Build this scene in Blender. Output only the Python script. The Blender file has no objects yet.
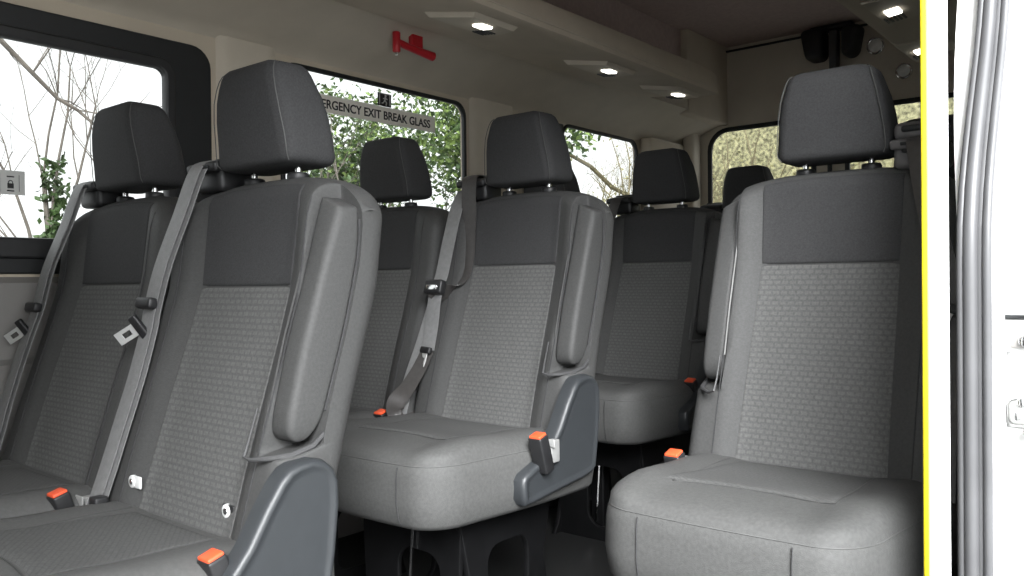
import bpy, bmesh, math, random
from mathutils import Vector, Matrix
PI = math.pi
sc = bpy.context.scene
COL = sc.collection
rnd = random.Random(7)
def clamp(v, a=0., b=1.): return max(a, min(b, v))
def sstep(a, b, v):
    t = clamp((v-a)/(b-a)); return t*t*(3-2*t)
def interp(kn, z):
    if z <= kn[0][0]:
        (a, b), (c, d) = kn[0], kn[1]; return b+(d-b)*(z-a)/(c-a)
    for (a, b), (c, d) in zip(kn, kn[1:]):
        if z <= c: return b+(d-b)*(z-a)/(c-a)
    return kn[-1][1]

# ------------------------------------------------------------------ materials
def new_mat(name):
    m = bpy.data.materials.new(name); m.use_nodes = True
    nt = m.node_tree; b = nt.nodes['Principled BSDF']
    return m, nt, b
def N(nt, t, **k):
    n = nt.nodes.new(t)
    for a, v in k.items(): setattr(n, a, v)
    return n
def mat(name, col, rough=.6, metal=0., var=.12, scale=40., bump=.0, bscale=200., spec=.5, emit=None, estr=0., coat=0.):
    m, nt, b = new_mat(name)
    tc = N(nt, 'ShaderNodeTexCoord'); no = N(nt, 'ShaderNodeTexNoise'); no.inputs['Scale'].default_value = scale
    no.inputs['Detail'].default_value = 4
    nt.links.new(tc.outputs['Object'], no.inputs['Vector'])
    r = N(nt, 'ShaderNodeValToRGB')
    r.color_ramp.elements[0].position = .3; r.color_ramp.elements[1].position = .7
    r.color_ramp.elements[0].color = (*[c*(1-var) for c in col], 1)
    r.color_ramp.elements[1].color = (*[min(1, c*(1+var)) for c in col], 1)
    nt.links.new(no.outputs['Fac'], r.inputs['Fac']); nt.links.new(r.outputs['Color'], b.inputs['Base Color'])
    b.inputs['Roughness'].default_value = rough; b.inputs['Metallic'].default_value = metal
    b.inputs['Specular IOR Level'].default_value = spec; b.inputs['Coat Weight'].default_value = coat
    if bump:
        n2 = N(nt, 'ShaderNodeTexNoise'); n2.inputs['Scale'].default_value = bscale; n2.inputs['Detail'].default_value = 3
        nt.links.new(tc.outputs['Object'], n2.inputs['Vector'])
        bp = N(nt, 'ShaderNodeBump'); bp.inputs['Strength'].default_value = bump; bp.inputs['Distance'].default_value = .004
        nt.links.new(n2.outputs['Fac'], bp.inputs['Height']); nt.links.new(bp.outputs['Normal'], b.inputs['Normal'])
    if emit:
        b.inputs['Emission Color'].default_value = (*emit, 1); b.inputs['Emission Strength'].default_value = estr
    return m
def brick_mat(name, c1, c2, cm, bw, rh, mort, yz=False, bump=.35, offset=.5, rot=0.):
    m, nt, b = new_mat(name)
    tc = N(nt, 'ShaderNodeTexCoord'); sp = N(nt, 'ShaderNodeSeparateXYZ'); cb = N(nt, 'ShaderNodeCombineXYZ')
    nt.links.new(tc.outputs['Object'], sp.inputs[0])
    nt.links.new(sp.outputs['X'], cb.inputs['X']); nt.links.new(sp.outputs['Y' if yz else 'Z'], cb.inputs['Y'])
    mp = N(nt, 'ShaderNodeMapping'); mp.inputs['Rotation'].default_value = (0, 0, rot)
    nt.links.new(cb.outputs[0], mp.inputs['Vector'])
    br = N(nt, 'ShaderNodeTexBrick'); br.offset = offset
    br.inputs['Scale'].default_value = 1; br.inputs['Brick Width'].default_value = bw; br.inputs['Row Height'].default_value = rh
    br.inputs['Mortar Size'].default_value = mort; br.inputs['Mortar Smooth'].default_value = .4
    br.inputs['Color1'].default_value = (*c1, 1); br.inputs['Color2'].default_value = (*c2, 1); br.inputs['Mortar'].default_value = (*cm, 1)
    nt.links.new(mp.outputs[0], br.inputs['Vector'])
    no = N(nt, 'ShaderNodeTexNoise'); no.inputs['Scale'].default_value = 260
    nt.links.new(tc.outputs['Object'], no.inputs['Vector'])
    mx = N(nt, 'ShaderNodeMix', data_type='RGBA', blend_type='OVERLAY'); mx.inputs[0].default_value = .35
    nt.links.new(br.outputs['Color'], mx.inputs[6]); nt.links.new(no.outputs['Fac'], mx.inputs[7])
    nt.links.new(mx.outputs[2], b.inputs['Base Color'])
    bp = N(nt, 'ShaderNodeBump'); bp.inputs['Strength'].default_value = bump; bp.inputs['Distance'].default_value = .002; bp.invert = True
    nt.links.new(br.outputs['Fac'], bp.inputs['Height']); nt.links.new(bp.outputs['Normal'], b.inputs['Normal'])
    b.inputs['Roughness'].default_value = .85; b.inputs['Specular IOR Level'].default_value = .25
    return m
def glass_mat(name, tint, gl):
    m, nt, b = new_mat(name); nt.nodes.remove(b)
    t = N(nt, 'ShaderNodeBsdfTransparent'); t.inputs[0].default_value = (*tint, 1)
    g = N(nt, 'ShaderNodeBsdfGlossy'); g.inputs['Roughness'].default_value = .03
    x = N(nt, 'ShaderNodeMixShader'); x.inputs[0].default_value = gl
    nt.links.new(t.outputs[0], x.inputs[1]); nt.links.new(g.outputs[0], x.inputs[2])
    nt.links.new(x.outputs[0], nt.nodes['Material Output'].inputs['Surface'])
    return m
M = {}
M['fabric'] = mat('charcoal_fabric', (.042, .042, .043), .8, var=.18, scale=300, bump=.25, bscale=700, spec=.3)
M['fabric_side'] = mat('grey_side_fabric', (.058, .058, .057), .62, var=.12, scale=200, bump=.2, bscale=600, spec=.35)
M['fabric_cushion'] = mat('grey_cushion_fabric', (.080, .080, .078), .66, var=.12, scale=160, bump=.2, bscale=600, spec=.35)
M['weave'] = brick_mat('dashed_weave', (.110, .110, .107), (.104, .104, .101), (.086, .086, .085), .0170, .0108, .0026, bump=.14)
M['weave_dark'] = brick_mat('ribbed_weave', (.088, .088, .086), (.084, .084, .082), (.074, .074, .073), .030, .0085, .0016, yz=True, rot=.6)
M['thread'] = mat('grey_thread', (.20, .20, .195), .7)
M['thread_dark'] = mat('dark_thread', (.085, .085, .083), .7)
M['black'] = mat('black_plastic', (.016, .016, .017), .45, var=.15, bump=.1, bscale=900)
M['grey_plastic'] = mat('grey_moulded_plastic', (.052, .052, .053), .45, var=.06, bump=.15, bscale=900)
M['guide_grey'] = mat('grey_guide_plastic', (.11, .105, .105), .5, var=.06)
M['shield'] = mat('slate_plastic', (.032, .035, .038), .38, var=.05, bump=.12, bscale=1000)
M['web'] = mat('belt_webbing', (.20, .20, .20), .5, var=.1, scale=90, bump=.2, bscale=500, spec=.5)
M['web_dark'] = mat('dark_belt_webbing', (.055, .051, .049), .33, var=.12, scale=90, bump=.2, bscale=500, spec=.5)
M['chrome'] = mat('chrome', (.75, .75, .75), .15, 1., var=.02)
M['blade'] = mat('brushed_steel', (.62, .62, .61), .35, .3, var=.03)
M['steel'] = mat('black_steel', (.006, .006, .0065), .45, .3, var=.2)
M['red_button'] = mat('orange_red_plastic', (.80, .10, .035), .4, var=.04)
M['hammer_red'] = mat('red_plastic', (.45, .012, .02), .4, var=.05)
M['white_plastic'] = mat('white_plastic', (.75, .75, .74), .4, var=.03)
M['beige'] = mat('beige_trim', (.50, .435, .345), .75, var=.05, scale=8, bump=.06, bscale=300)
M['beige_light'] = mat('pale_beige_trim', (.53, .475, .39), .7, var=.05, scale=8, bump=.06, bscale=300)
M['grey_trim'] = mat('grey_wall_trim', (.23, .22, .21), .7, var=.05, scale=10, bump=.1, bscale=400)
M['headliner'] = mat('brown_headliner', (.42, .33, .30), .95, var=.08, scale=60, bump=.2, bscale=500)
M['floor'] = mat('black_floor_vinyl', (.014, .014, .014), .55, var=.5, scale=300)
M['rubber'] = mat('window_rubber', (.010, .011, .012), .5, var=.1)
M['seal'] = mat('door_seal_rubber', (.085, .085, .088), .42, var=.1, scale=12)
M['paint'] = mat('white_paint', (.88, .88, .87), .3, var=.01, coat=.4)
M['pale_metal'] = mat('pale_metal', (.42, .42, .41), .35, .4, var=.05)
M['yellow'] = mat('yellow_plastic', (.90, .72, .02), .4, var=.03)
M['sign'] = mat('sign_film', (.80, .77, .70), .6, var=.03)
M['sign_white'] = mat('white_film', (.62, .62, .60), .6, var=.03)
M['ink'] = mat('black_ink', (.015, .015, .015), .6)
M['lens'] = mat('lit_lens', (.9, .9, .85), .3, emit=(1, .97, .90), estr=5.)
M['lens_off'] = mat('frosted_lens', (.80, .79, .76), .3)  # glare on the round lamps, put into the lens colour as white
M['glass'] = glass_mat('window_glass', (.62, .625, .62), .04)
M['tint'] = glass_mat('privacy_glass', (.30, .31, .30), .05)  # darkened to cut daylight through the nearside and front panes
M['bark'] = mat('grey_bark', (.16, .14, .12), .9, var=.3, scale=12, bump=.3, bscale=60)
M['twig'] = mat('olive_twig', (.20, .17, .10), .9, var=.3, scale=12)
M['ivy'] = mat('ivy_leaf', (.055, .10, .028), .55, var=.55, scale=3)
M['leaf'] = mat('bright_leaf', (.17, .25, .06), .55, var=.5, scale=3)
M['straw'] = mat('straw_leaf', (.33, .31, .16), .7, var=.4, scale=2.5)
M['ground'] = mat('wet_tarmac', (.20, .20, .195), .8, var=.2, scale=6, bump=.2, bscale=60)
M['bank'] = mat('rough_grass', (.29, .275, .16), .95, var=.8, scale=24, bump=.8, bscale=30)

# ------------------------------------------------------------------ mesh helpers
class MB:
    def __init__(s): s.v = []; s.f = []
    def add(s, vs, fs):
        o = len(s.v); s.v += [tuple(v) for v in vs]; s.f += [tuple(i+o for i in f) for f in fs]; return s
    def loft(s, rings, cap=True):
        n = len(rings[0]); vs = [p for r in rings for p in r]; fs = []
        for k in range(len(rings)-1):
            for i in range(n):
                j = (i+1) % n; fs.append((k*n+i, k*n+j, (k+1)*n+j, (k+1)*n+i))
        if cap: fs.append(tuple(range(n-1, -1, -1))); fs.append(tuple(range((len(rings)-1)*n, len(rings)*n)))
        return s.add(vs, fs)
    def grid(s, rows):
        n = len(rows[0]); vs = [p for r in rows for p in r]; fs = []
        for k in range(len(rows)-1):
            for i in range(n-1): fs.append((k*n+i, k*n+i+1, (k+1)*n+i+1, (k+1)*n+i))
        return s.add(vs, fs)
    def tube(s, path, r, n=8, closed=False):
        path = [Vector(p) for p in path]; rings = []; L = len(path)
        rr = r if isinstance(r, (list, tuple)) else [r]*L
        prev = None
        for i, p in enumerate(path):
            a = path[i-1] if (i or closed) else p; b = path[(i+1) % L] if (i < L-1 or closed) else p
            t = (b-a).normalized()
            if prev is None:
                ref = Vector((0, 0, 1)) if abs(t.z) < .9 else Vector((1, 0, 0)); u = t.cross(ref).normalized()
            else:
                u = prev-t*prev.dot(t)
                u = u.normalized() if u.length > 1e-6 else t.orthogonal().normalized()
            prev = u; w = t.cross(u)
            rings.append([p+(u*math.cos(q*2*PI/n)+w*math.sin(q*2*PI/n))*rr[i] for q in range(n)])
        if closed: rings.append(rings[0]); return s.loft(rings, False)
        return s.loft(rings)
    def box(s, c, d, bev=0., rot=None):
        bm = bmesh.new(); bmesh.ops.create_cube(bm, size=1)
        for v in bm.verts: v.co = Vector((v.co.x*d[0], v.co.y*d[1], v.co.z*d[2]))
        if bev: bmesh.ops.bevel(bm, geom=bm.edges[:], offset=bev, segments=3, profile=.5, affect='EDGES')
        mt = Matrix.Translation(c) @ (rot.to_4x4() if rot else Matrix.Identity(4))
        bm.transform(mt); bm.verts.index_update()
        s.add([v.co[:] for v in bm.verts], [[v.index for v in f.verts] for f in bm.faces]); bm.free(); return s
    def cyl(s, a, b, r, n=20, bev=0.):
        a = Vector(a); b = Vector(b)
        if bev:
            d = (b-a).normalized()*bev
            return s.tube([a, a+d*.3, a+d, b-d, b-d*.3, b], [r-bev, r-bev*.3, r, r, r-bev*.3, r-bev], n)
        return s.tube([a, b], r, n)
    def mesh(s, name, m, smooth=True, angle=40):
        me = bpy.data.meshes.new(name); me.from_pydata(s.v, [], s.f)
        bm = bmesh.new(); bm.from_mesh(me); bmesh.ops.recalc_face_normals(bm, faces=bm.faces)
        if smooth:
            for f in bm.faces: f.smooth = True
            for e in bm.edges:
                if len(e.link_faces) == 2 and e.calc_face_angle() > math.radians(angle): e.smooth = False
        bm.to_mesh(me); bm.free(); me.materials.append(m); return me
    def build(s, name, m, parent=None, loc=(0, 0, 0), smooth=True, angle=40, rotz=0):
        o = bpy.data.objects.new(name, s.mesh(name, m, smooth, angle)); COL.objects.link(o)
        o.parent = parent; o.location = loc; o.rotation_euler.z = rotz; return o
def rrect(hx, hy, r, k=5, cx=0., cy=0.):
    r = min(r, hx*.999, hy*.999); out = []
    for (sx, sy, a0) in ((1, 1, 0), (-1, 1, PI/2), (-1, -1, PI), (1, -1, 1.5*PI)):
        for i in range(k+1):
            a = a0+i*PI/2/k; out.append((cx+sx*(hx-r)+r*math.cos(a), cy+sy*(hy-r)+r*math.sin(a)))
    return out
def empty(name, loc=(0, 0, 0), rotz=0):
    o = bpy.data.objects.new(name, None); COL.objects.link(o); o.location = loc; o.rotation_euler.z = rotz
    o.empty_display_size = .1; return o
def tag(o, label=None, cat=None, group=None, kind=None):
    if label: o['label'] = label
    if cat: o['category'] = cat
    if group: o['group'] = group
    if kind: o['kind'] = kind
    return o
def copy_tree(o, parent=None):
    c = o.copy(); COL.objects.link(c); c.parent = parent
    for ch in list(o.children): copy_tree(ch, c)
    return c
def plate_verts(outer, holes, t, bev=0.):
    """flat plate with holes in local XY, thickness t along +-Z/2; returns (verts, faces)"""
    cu = bpy.data.curves.new('tmp', 'CURVE'); cu.dimensions = '2D'; cu.fill_mode = 'BOTH'; cu.extrude = t/2-bev
    cu.bevel_depth = bev; cu.bevel_resolution = 1
    for lp in [outer]+holes:
        sp = cu.splines.new('POLY'); sp.points.add(len(lp)-1); sp.use_cyclic_u = True
        for p, q in zip(sp.points, lp): p.co = (q[0], q[1], 0, 1)
    o = bpy.data.objects.new('tmp', cu); COL.objects.link(o)
    dg = bpy.context.evaluated_depsgraph_get(); me = bpy.data.meshes.new_from_object(o.evaluated_get(dg))
    vs = [v.co.copy() for v in me.vertices]; fs = [tuple(p.vertices) for p in me.polygons]
    bpy.data.objects.remove(o); bpy.data.curves.remove(cu); bpy.data.meshes.remove(me)
    return vs, fs
def plate(mb, outer, holes, t, mt, bev=0.):
    vs, fs = plate_verts(outer, holes, t, bev)
    return mb.add([mt @ v for v in vs], fs)
# plane bases: local (a,b,n) -> world
def basis(o, ax, ay, an): return Matrix(((ax[0], ay[0], an[0], o[0]), (ax[1], ay[1], an[1], o[1]), (ax[2], ay[2], an[2], o[2]), (0, 0, 0, 1)))
YZ = basis((0, 0, 0), (0, 1, 0), (0, 0, 1), (1, 0, 0))      # local a=Y b=Z n=X
XZ = basis((0, 0, 0), (1, 0, 0), (0, 0, 1), (0, -1, 0))     # local a=X b=Z n=-Y
def text_mb(txt, w, h, mt, t=.0006):
    cu = bpy.data.curves.new('tmp', 'FONT'); cu.body = txt; cu.extrude = t; cu.offset = .018
    o = bpy.data.objects.new('tmp', cu); COL.objects.link(o)
    dg = bpy.context.evaluated_depsgraph_get(); me = bpy.data.meshes.new_from_object(o.evaluated_get(dg))
    xs = [v.co.x for v in me.vertices]; ys = [v.co.y for v in me.vertices]
    x0, x1, y0, y1 = min(xs), max(xs), min(ys), max(ys)
    vs = [mt @ Vector(((v.co.x-x0)/(x1-x0)*w, (v.co.y-y0)/(y1-y0)*h, v.co.z)) for v in me.vertices]
    fs = [tuple(p.vertices) for p in me.polygons]
    bpy.data.objects.remove(o); bpy.data.curves.remove(cu); bpy.data.meshes.remove(me)
    return MB().add(vs, fs)

# ------------------------------------------------------------------ camera
F, YAW, PIT, ROL, H = 835.14, .687514, -.0067375, -.0099182, .83
fw = Vector((-math.sin(YAW)*math.cos(PIT), math.cos(YAW)*math.cos(PIT), math.sin(PIT)))
r0 = Vector((math.cos(YAW), math.sin(YAW), 0)); u0 = r0.cross(fw)
rv = r0*math.cos(ROL)+u0*math.sin(ROL); uv = u0*math.cos(ROL)-r0*math.sin(ROL)
cam = bpy.data.cameras.new('camera'); co = bpy.data.objects.new('camera', cam); COL.objects.link(co)
co.matrix_world = Matrix(((rv.x, uv.x, -fw.x, 0), (rv.y, uv.y, -fw.y, 0), (rv.z, uv.z, -fw.z, H), (0, 0, 0, 1)))
cam.sensor_width = 36; cam.lens = 36*F/1024; cam.clip_start = .02
sc.camera = co

# ------------------------------------------------------------------ seat geometry (local: x across, y back, z up; origin at weave/upper panel border)
YC = [(-.50, -.155), (-.414, -.127), (-.30, -.094), (-.2, -.063), (-.1, -.030), (0, 0), (.1, .013), (.173, .020), (.21, .024)]
HW = .250
def hw(z): return HW + .010*sstep(-.1, -.4, z)
def ztop(x):
    a = clamp(abs(x)/.268); return .055+.142*max(0., 1-a**3.4)**(1/2.4)
def bol(x):
    a = abs(x); return .024*sstep(.125, .19, a)
def bfront(x, z, rec=0):
    """front surface y; rec=+1 recess at +x side"""
    w = hw(z); y = interp(YC, z)
    y -= bol(x)*(1-.5*sstep(.10, .19, z))
    a = abs(x)/w
    if a > .88: y += .048*(1-math.sqrt(max(0., 1-((a-.88)/.12)**2)))
    d = ztop(x)-z
    if d < .035: y += .045*(1-math.sqrt(max(0., 1-(1-max(0, d)/.035)**2)))
    if rec and x > .19:
        k = sstep(.190, .197, x)*sstep(-.268, -.250, z)
        yr = arm_b(z)-.003
        y = y+(max(y, yr)-y)*k
    return y
def bback(x, z):
    w = hw(z); y = interp(YC, z)+.118
    a = abs(x)/w
    if a > .80: y -= .05*(1-math.sqrt(max(0., 1-((a-.80)/.20)**2)))
    d = ztop(x)-z
    if d < .04: y -= .05*(1-math.sqrt(max(0., 1-(1-max(0, d)/.04)**2)))
    return y
XS = [-1, -.995, -.98, -.95, -.91, -.87, -.83, -.78, -.72, -.65, -.58, -.5, -.4, -.3, -.2, -.1, 0, .1, .2, .3, .4, .5, .58, .65, .70, .74, .758, .762, .766, .770, .774, .778, .782, .786, .79, .83, .87, .91, .95, .98, .995, 1]
def backrest_mb(rec):
    ZB = -.475; ts = [0, .06, .12, .18, .24, .28]+[.30+.005*i for i in range(16)]+[.40, .46, .52, .58, .64, .70, .75, .80, .84, .87, .885]+[.90+.004*i for i in range(23)]+[.992, .996, .999, 1]
    fr = []; bk = []
    for t in ts:
        rf = []; rb = []
        for s in XS:
            x = s*HW; z = ZB+t*(ztop(x)-ZB); xx = s*hw(z)
            rf.append((xx, bfront(xx, z, rec), z)); yb = bback(xx, z)
            rb.append((xx, max(yb, rf[-1][1]+.004), z))
        fr.append(rf); bk.append(rb)
    mb = MB(); mb.grid(fr); mb.grid(bk)
    n = len(XS); m = len(ts); L = n*m
    loop = [i for i in range(n)]+[k*n+n-1 for k in range(1, m)]+[(m-1)*n+i for i in range(n-2, -1, -1)]+[k*n for k in range(m-2, 0, -1)]
    for a, b in zip(loop, loop[1:]+loop[:1]): mb.f.append((a, b, b+L, a+L))
    return mb
def panel_mb(x0f, zs, lift=.005, nx=24):
    """pad over the backrest front; x0f(z) half width"""
    rows = []; z0, z1 = zs
    def prof(n):
        e = [0, .004, .010, .020, .04]; return e+[.04+(.92)*i/(n-1) for i in range(1, n-1)]+[.96, .98, .990, .996, 1]
    for tz in prof(16):
        row = []
        for tx in prof(14):
            s = tx*2-1; zt = z1(s) if callable(z1) else z1; zb = z0(s) if callable(z0) else z0
            z = zb+tz*(zt-zb); x = s*x0f(z)
            e = min(min(tx, 1-tx)*2*x0f(z), min(tz, 1-tz)*(zt-zb))
            k = lift*math.sqrt(1-(1-clamp(e/.007))**2)-.0015
            row.append((x, bfront(x, z)-k, z))
        rows.append(row)
    return MB().grid(rows)
PW = lambda z: interp([(-.44, .149), (0, .1405), (.19, .1445)], z)
def headrest_mb():
    rings = []
    lay = [(.2165, .090, .030, .104, .02), (.2175, .100, .021, .112, .02), (.221, .109, .015, .119, .022), (.227, .1145, .012, .123, .024), (.236, .117, .011, .125, .026), (.268, .1145, .007, .123, .028), (.308, .1095, .001, .117, .028),
           (.343, .1035, -.002, .108, .028), (.372, .097, -.001, .099, .028), (.388, .0925, .002, .092, .026), (.398, .088, .006, .086, .024), (.405, .081, .013, .078, .020), (.4085, .068, .022, .068, .014)]
    for z, w, y0, y1, r in lay:
        ring = []
        hy = (y1-y0)/2; cy = (y0+y1)/2
        for (x, y) in rrect(w, hy, r, 6, 0, cy):
            # bulge front, narrower crown towards the sides
            zz = z-(.007*(abs(x)/w)**2 if z > .37 else 0)
            ring.append((x, y-.006*(1-(x/w)**2)*(1 if y < cy else -.6), zz))
        rings.append(ring)
    return MB().loft(rings)
def headrest_seam(sgn):
    pts = [(.221, .104, .0215), (.230, .1095, .0142), (.248, .1098, .0118), (.268, .108, .0098), (.308, .103, .0038), (.343, .097, .0008), (.372, .0905, .0020), (.388, .086, .0052), (.398, .082, .0095), (.4035, .0765, .0155)]
    return MB().tube([(sgn*(x), y-.0014, z-(.005 if z > .37 else 0)) for z, x, y in pts], .0010, 5)
# cushion
def cush_out(inset, k=9):
    """plan outline of the cushion, ccw, points (x,y)"""
    hx0 = .258-inset; yf = -.535+inset; yb = .0-inset*.3; r = max(.02, .085-inset*.6); out = []
    def put(x, y):
        w = 1-.10*sstep(-.18, -.5, y); out.append((x*w, y - .012*(1-(x/.258)**2)*(1 if y < -.3 else 0)))
    for i in range(k+1):
        a = -PI/2+i*PI/2/k; put(hx0-r+r*math.cos(a), yf+r+r*math.sin(a))
    for i in range(1, 9): put(hx0, yf+r+(yb-.03-yf-r)*i/9)
    for i in range(4):
        a = i*PI/2/3; put(hx0-.03+.03*math.cos(a), yb-.03+.03*math.sin(a))
    for i in range(1, 12): put((hx0-.03)*(1-2*i/12), yb)
    for i in range(4):
        a = PI/2+i*PI/2/3; put(-hx0+.03+.03*math.cos(a), yb-.03+.03*math.sin(a))
    for i in range(1, 9): put(-hx0, yb-.03-(yb-.03-yf-r)*i/9)
    for i in range(k+1):
        a = PI+i*PI/2/k; put(-hx0+r+r*math.cos(a), yf+r+r*math.sin(a))
    for i in range(1, 16): put((-hx0+r)*(1-2*i/16), yf)
    return out
def ctop(x, y):
    z = -.402 + .010*sstep(.12, .19, abs(x))*(1-sstep(.20, .26, abs(x)))
    z += -.010*sstep(-.25, -.05, y) + .010*math.exp(-((y+.40)/.08)**2)
    return z
def cushion_mb():
    rings = []
    for z, ins in ((-.560, .055), (-.560, .028), (-.556, .012), (-.545, .003), (-.50, -.004), (-.45, -.002), (-.432, .001)):
        rings.append([(x, y, z) for x, y in cush_out(ins)])
    rings.append([(x, y, -.427) for x, y in cush_out(.004)])
    for ins, dz in ((.006, -.019), (.014, -.011), (.026, -.005), (.042, -.0015), (.065, 0), (.10, 0), (.14, 0), (.18, 0), (.22, 0), (.245, 0)):
        rings.append([(x, y, ctop(x, y)+dz) for x, y in cush_out(ins)])
    return MB().loft(rings)
def cush_seam():
    pts = cush_out(.0045); n = len(pts)
    return MB().tube([(x, y, -.4255) for x, y in pts], .0013, 5, closed=True)
def cush_front_seam(x):
    pts = []
    yl = min(y for (px, y) in cush_out(-.004) if abs(px-x) < .03)
    for z, d in ((-.43, .003), (-.45, -.0), (-.50, -.001), (-.54, .006), (-.555, .016)): pts.append((x, yl+d-.0006, z))
    return MB().tube(pts, .0012, 5)
def insert_mb():
    rows = []
    for ty in [0, .02, .06]+[.06+.88*i/12 for i in range(1, 12)]+[.94, .98, 1]:
        row = []
        for tx in [0, .02, .06]+[.06+.88*i/12 for i in range(1, 12)]+[.94, .98, 1]:
            s = tx*2-1; y = -.405+ty*(.265); w = .150-.02*ty
            x = s*w; y2 = y-.02*(abs(s)**3)*(1-ty)
            e = min(min(tx, 1-tx)*.3, min(ty, 1-ty)*.26); k = .004*math.sqrt(1-(1-clamp(e/.012))**2)-.0015
            row.append((x, y2, ctop(x, y2)+k))
        rows.append(row)
    return MB().grid(rows)
def insert_seam():
    pts = []
    for i in range(9): t = i/8; pts.append((-.130-.022*(1-t), -.14-.285*(t), 0))
    for i in range(1, 12): t = i/11; pts.append((-.152+.304*t, -.425+.018*math.sin(PI*t), 0))
    for i in range(1, 9): t = i/8; pts.append((.152-.022*t, -.425+.285*t, 0))
    return MB().tube([(x, y, ctop(x, y)+.0006) for x, y, _ in pts], .0014, 5)
def arm_f(z): return interp([(-.30, -.118), (-.21, -.086), (-.1, -.058), (.027, -.018), (.10, .004), (.142, .018)], z)
def arm_b(z): return interp([(-.30, -.035), (-.23, -.022), (-.07, .030), (.04, .058), (.10, .064), (.16, .062)], z)
def armrest_mb():
    rings = []
    zs = [-.245, -.2445, -.243, -.239, -.232, -.222, -.21, -.195, -.17, -.14, -.10, -.05, 0, .05, .09, .115, .128, .136, .140, .142]
    for z in zs:
        eb = clamp((z+.245)/.050); et = clamp((.142-z)/.016)
        kb = math.sqrt(1-(1-eb)**2); kt = math.sqrt(1-(1-et)**2)
        y0 = arm_f(z); y1 = arm_b(z); m = (y0+y1)/2; hy = (y1-y0)/2*max(.16, kb)*(1-.16*(1-kt))
        x0 = .190+.006*(1-kt); x1 = .2445-.008*(1-kt)-.010*(1-kb)
        rings.append([(x, y, z+(.006-.42*(x-.2))*sstep(.02, .14, z)) for x, y in rrect((x1-x0)/2, hy, .014*max(.3, min(kb, kt)), 5, (x0+x1)/2, m)])
    return MB().loft(rings)
def arm_front_line():
    pts = [(.1905, arm_f(z)-.0022, z+.006*sstep(.02, .14, z)) for z in (-.19, -.14, -.09, -.04, 0, .05, .09, .12, .134)]
    return MB().tube(pts, .0018, 6)
def arm_piping_back():
    pts = [(.2435, arm_b(z)-.004, z-.014*sstep(.02, .14, z)) for z in (-.20, -.15, -.10, -.05, 0, .05, .09, .125)]
    return MB().tube(pts, .0020, 6)
def pocket_lip():
    pts = [(.190, -.106, -.19), (.190, -.122, -.238), (.192, -.132, -.262), (.206, -.130, -.266), (.228, -.110, -.264), (.243, -.082, -.262), (.2495, -.045, -.252), (.2505, -.010, -.225)]
    return MB().tube(pts, [.0015, .002, .003, .0038, .0045, .005, .0045, .003], 8)
SHP = [(-.092, -.268), (-.066, -.265), (-.042, -.271), (-.024, -.286), (-.015, -.308), (-.014, -.345), (-.022, -.42), (-.034, -.488), (-.05, -.503), (-.09, -.510), (-.19, -.520), (-.28, -.530), (-.305, -.530), (-.316, -.515), (-.318, -.475), (-.308, -.462), (-.285, -.452), (-.246, -.436), (-.216, -.415), (-.182, -.375), (-.151, -.325), (-.126, -.290), (-.110, -.275)]
def shield_mb():
    n = len(SHP); cy = sum(p[0] for p in SHP)/n; cz = sum(p[1] for p in SHP)/n
    def ins(d):
        out = []
        for i, p in enumerate(SHP):
            a = Vector(SHP[i-1]); b = Vector(SHP[(i+1) % n]); t = (b-a).normalized(); nn = Vector((-t.y, t.x))
            # outline is listed clockwise seen from +x: inward normal
            c = Vector((cy, cz))-Vector(p)
            if nn.dot(c) < 0: nn = -nn
            out.append((p[0]+nn.x*d, p[1]+nn.y*d))
        return out
    rings = []
    for x, d in ((.244, .0), (.266, -.0), (.273, .0015), (.2775, .0045), (.280, .0085), (.2795, .013), (.2775, .017), (.2775, .024)):
        rings.append([(x, y, z) for y, z in ins(d)])
    return MB().loft(rings)
def buckle_parts(root, mx):
    rt = Matrix.Rotation(.30, 3, 'X'); c = Vector((mx*.240, -.205, -.425))
    o = MB().box(c, (.036, .032, .086), .005, rt).build('belt_buckle', M['black'], root)
    MB().box(c+rt @ Vector((0, 0, .0425)), (.030, .027, .010), .003, rt).build('release_button', M['red_button'], o)
    s = MB(); s.box((mx*.228, -.180, -.405), (.062, .005, .018), .002); s.box((mx*.240, -.165, -.425), (.020, .03, .05), .002); s.build('buckle_stalk', M['pale_metal'], o)
    return o
def guide_parts(root, sx):
    g = MB()
    g.box((sx*.168, .062, .212), (.096, .075, .055), .012)
    g.box((sx*.168, .035, .236), (.104, .052, .020), .007, Matrix.Rotation(.25, 3, 'X'))
    g.box((sx*.168, .078, .250), (.090, .030, .016), .006)
    if sx > 0: g.box((sx*.168, .050, .258), (.094, .060, .036), .012)
    o = g.build('belt_guide', M['black' if sx < 0 else 'guide_grey'], root)
    MB().box((sx*.168, .0085, .2315), (.060, .004, .007), .001, Matrix.Rotation(.25, 3, 'X')).build('guide_slot', M['rubber'], o)
    if sx > 0:
        for z in (.222, .262): MB().box((sx*.168, .022, z), (.062, .012, .014), .005).build('guide_slot', M['rubber'], o)
    return o
def leg_mb(x, fl):
    mb = MB(); zt = -.535
    outer = [(-.40, zt), (-.36, zt-.16), (-.40, fl+.03), (-.42, fl), (-.06, fl), (-.07, fl+.03), (-.10, zt-.16), (-.06, zt)]
    hz = (zt+fl)/2-.02
    hole = [(-.23+a, hz+b) for a, b in rrect(.075, .085, .04, 5)]
    plate(mb, outer, [hole], .016, YZ if False else basis((x, 0, 0), (0, 1, 0), (0, 0, 1), (1, 0, 0)), .003)
    return mb
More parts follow.
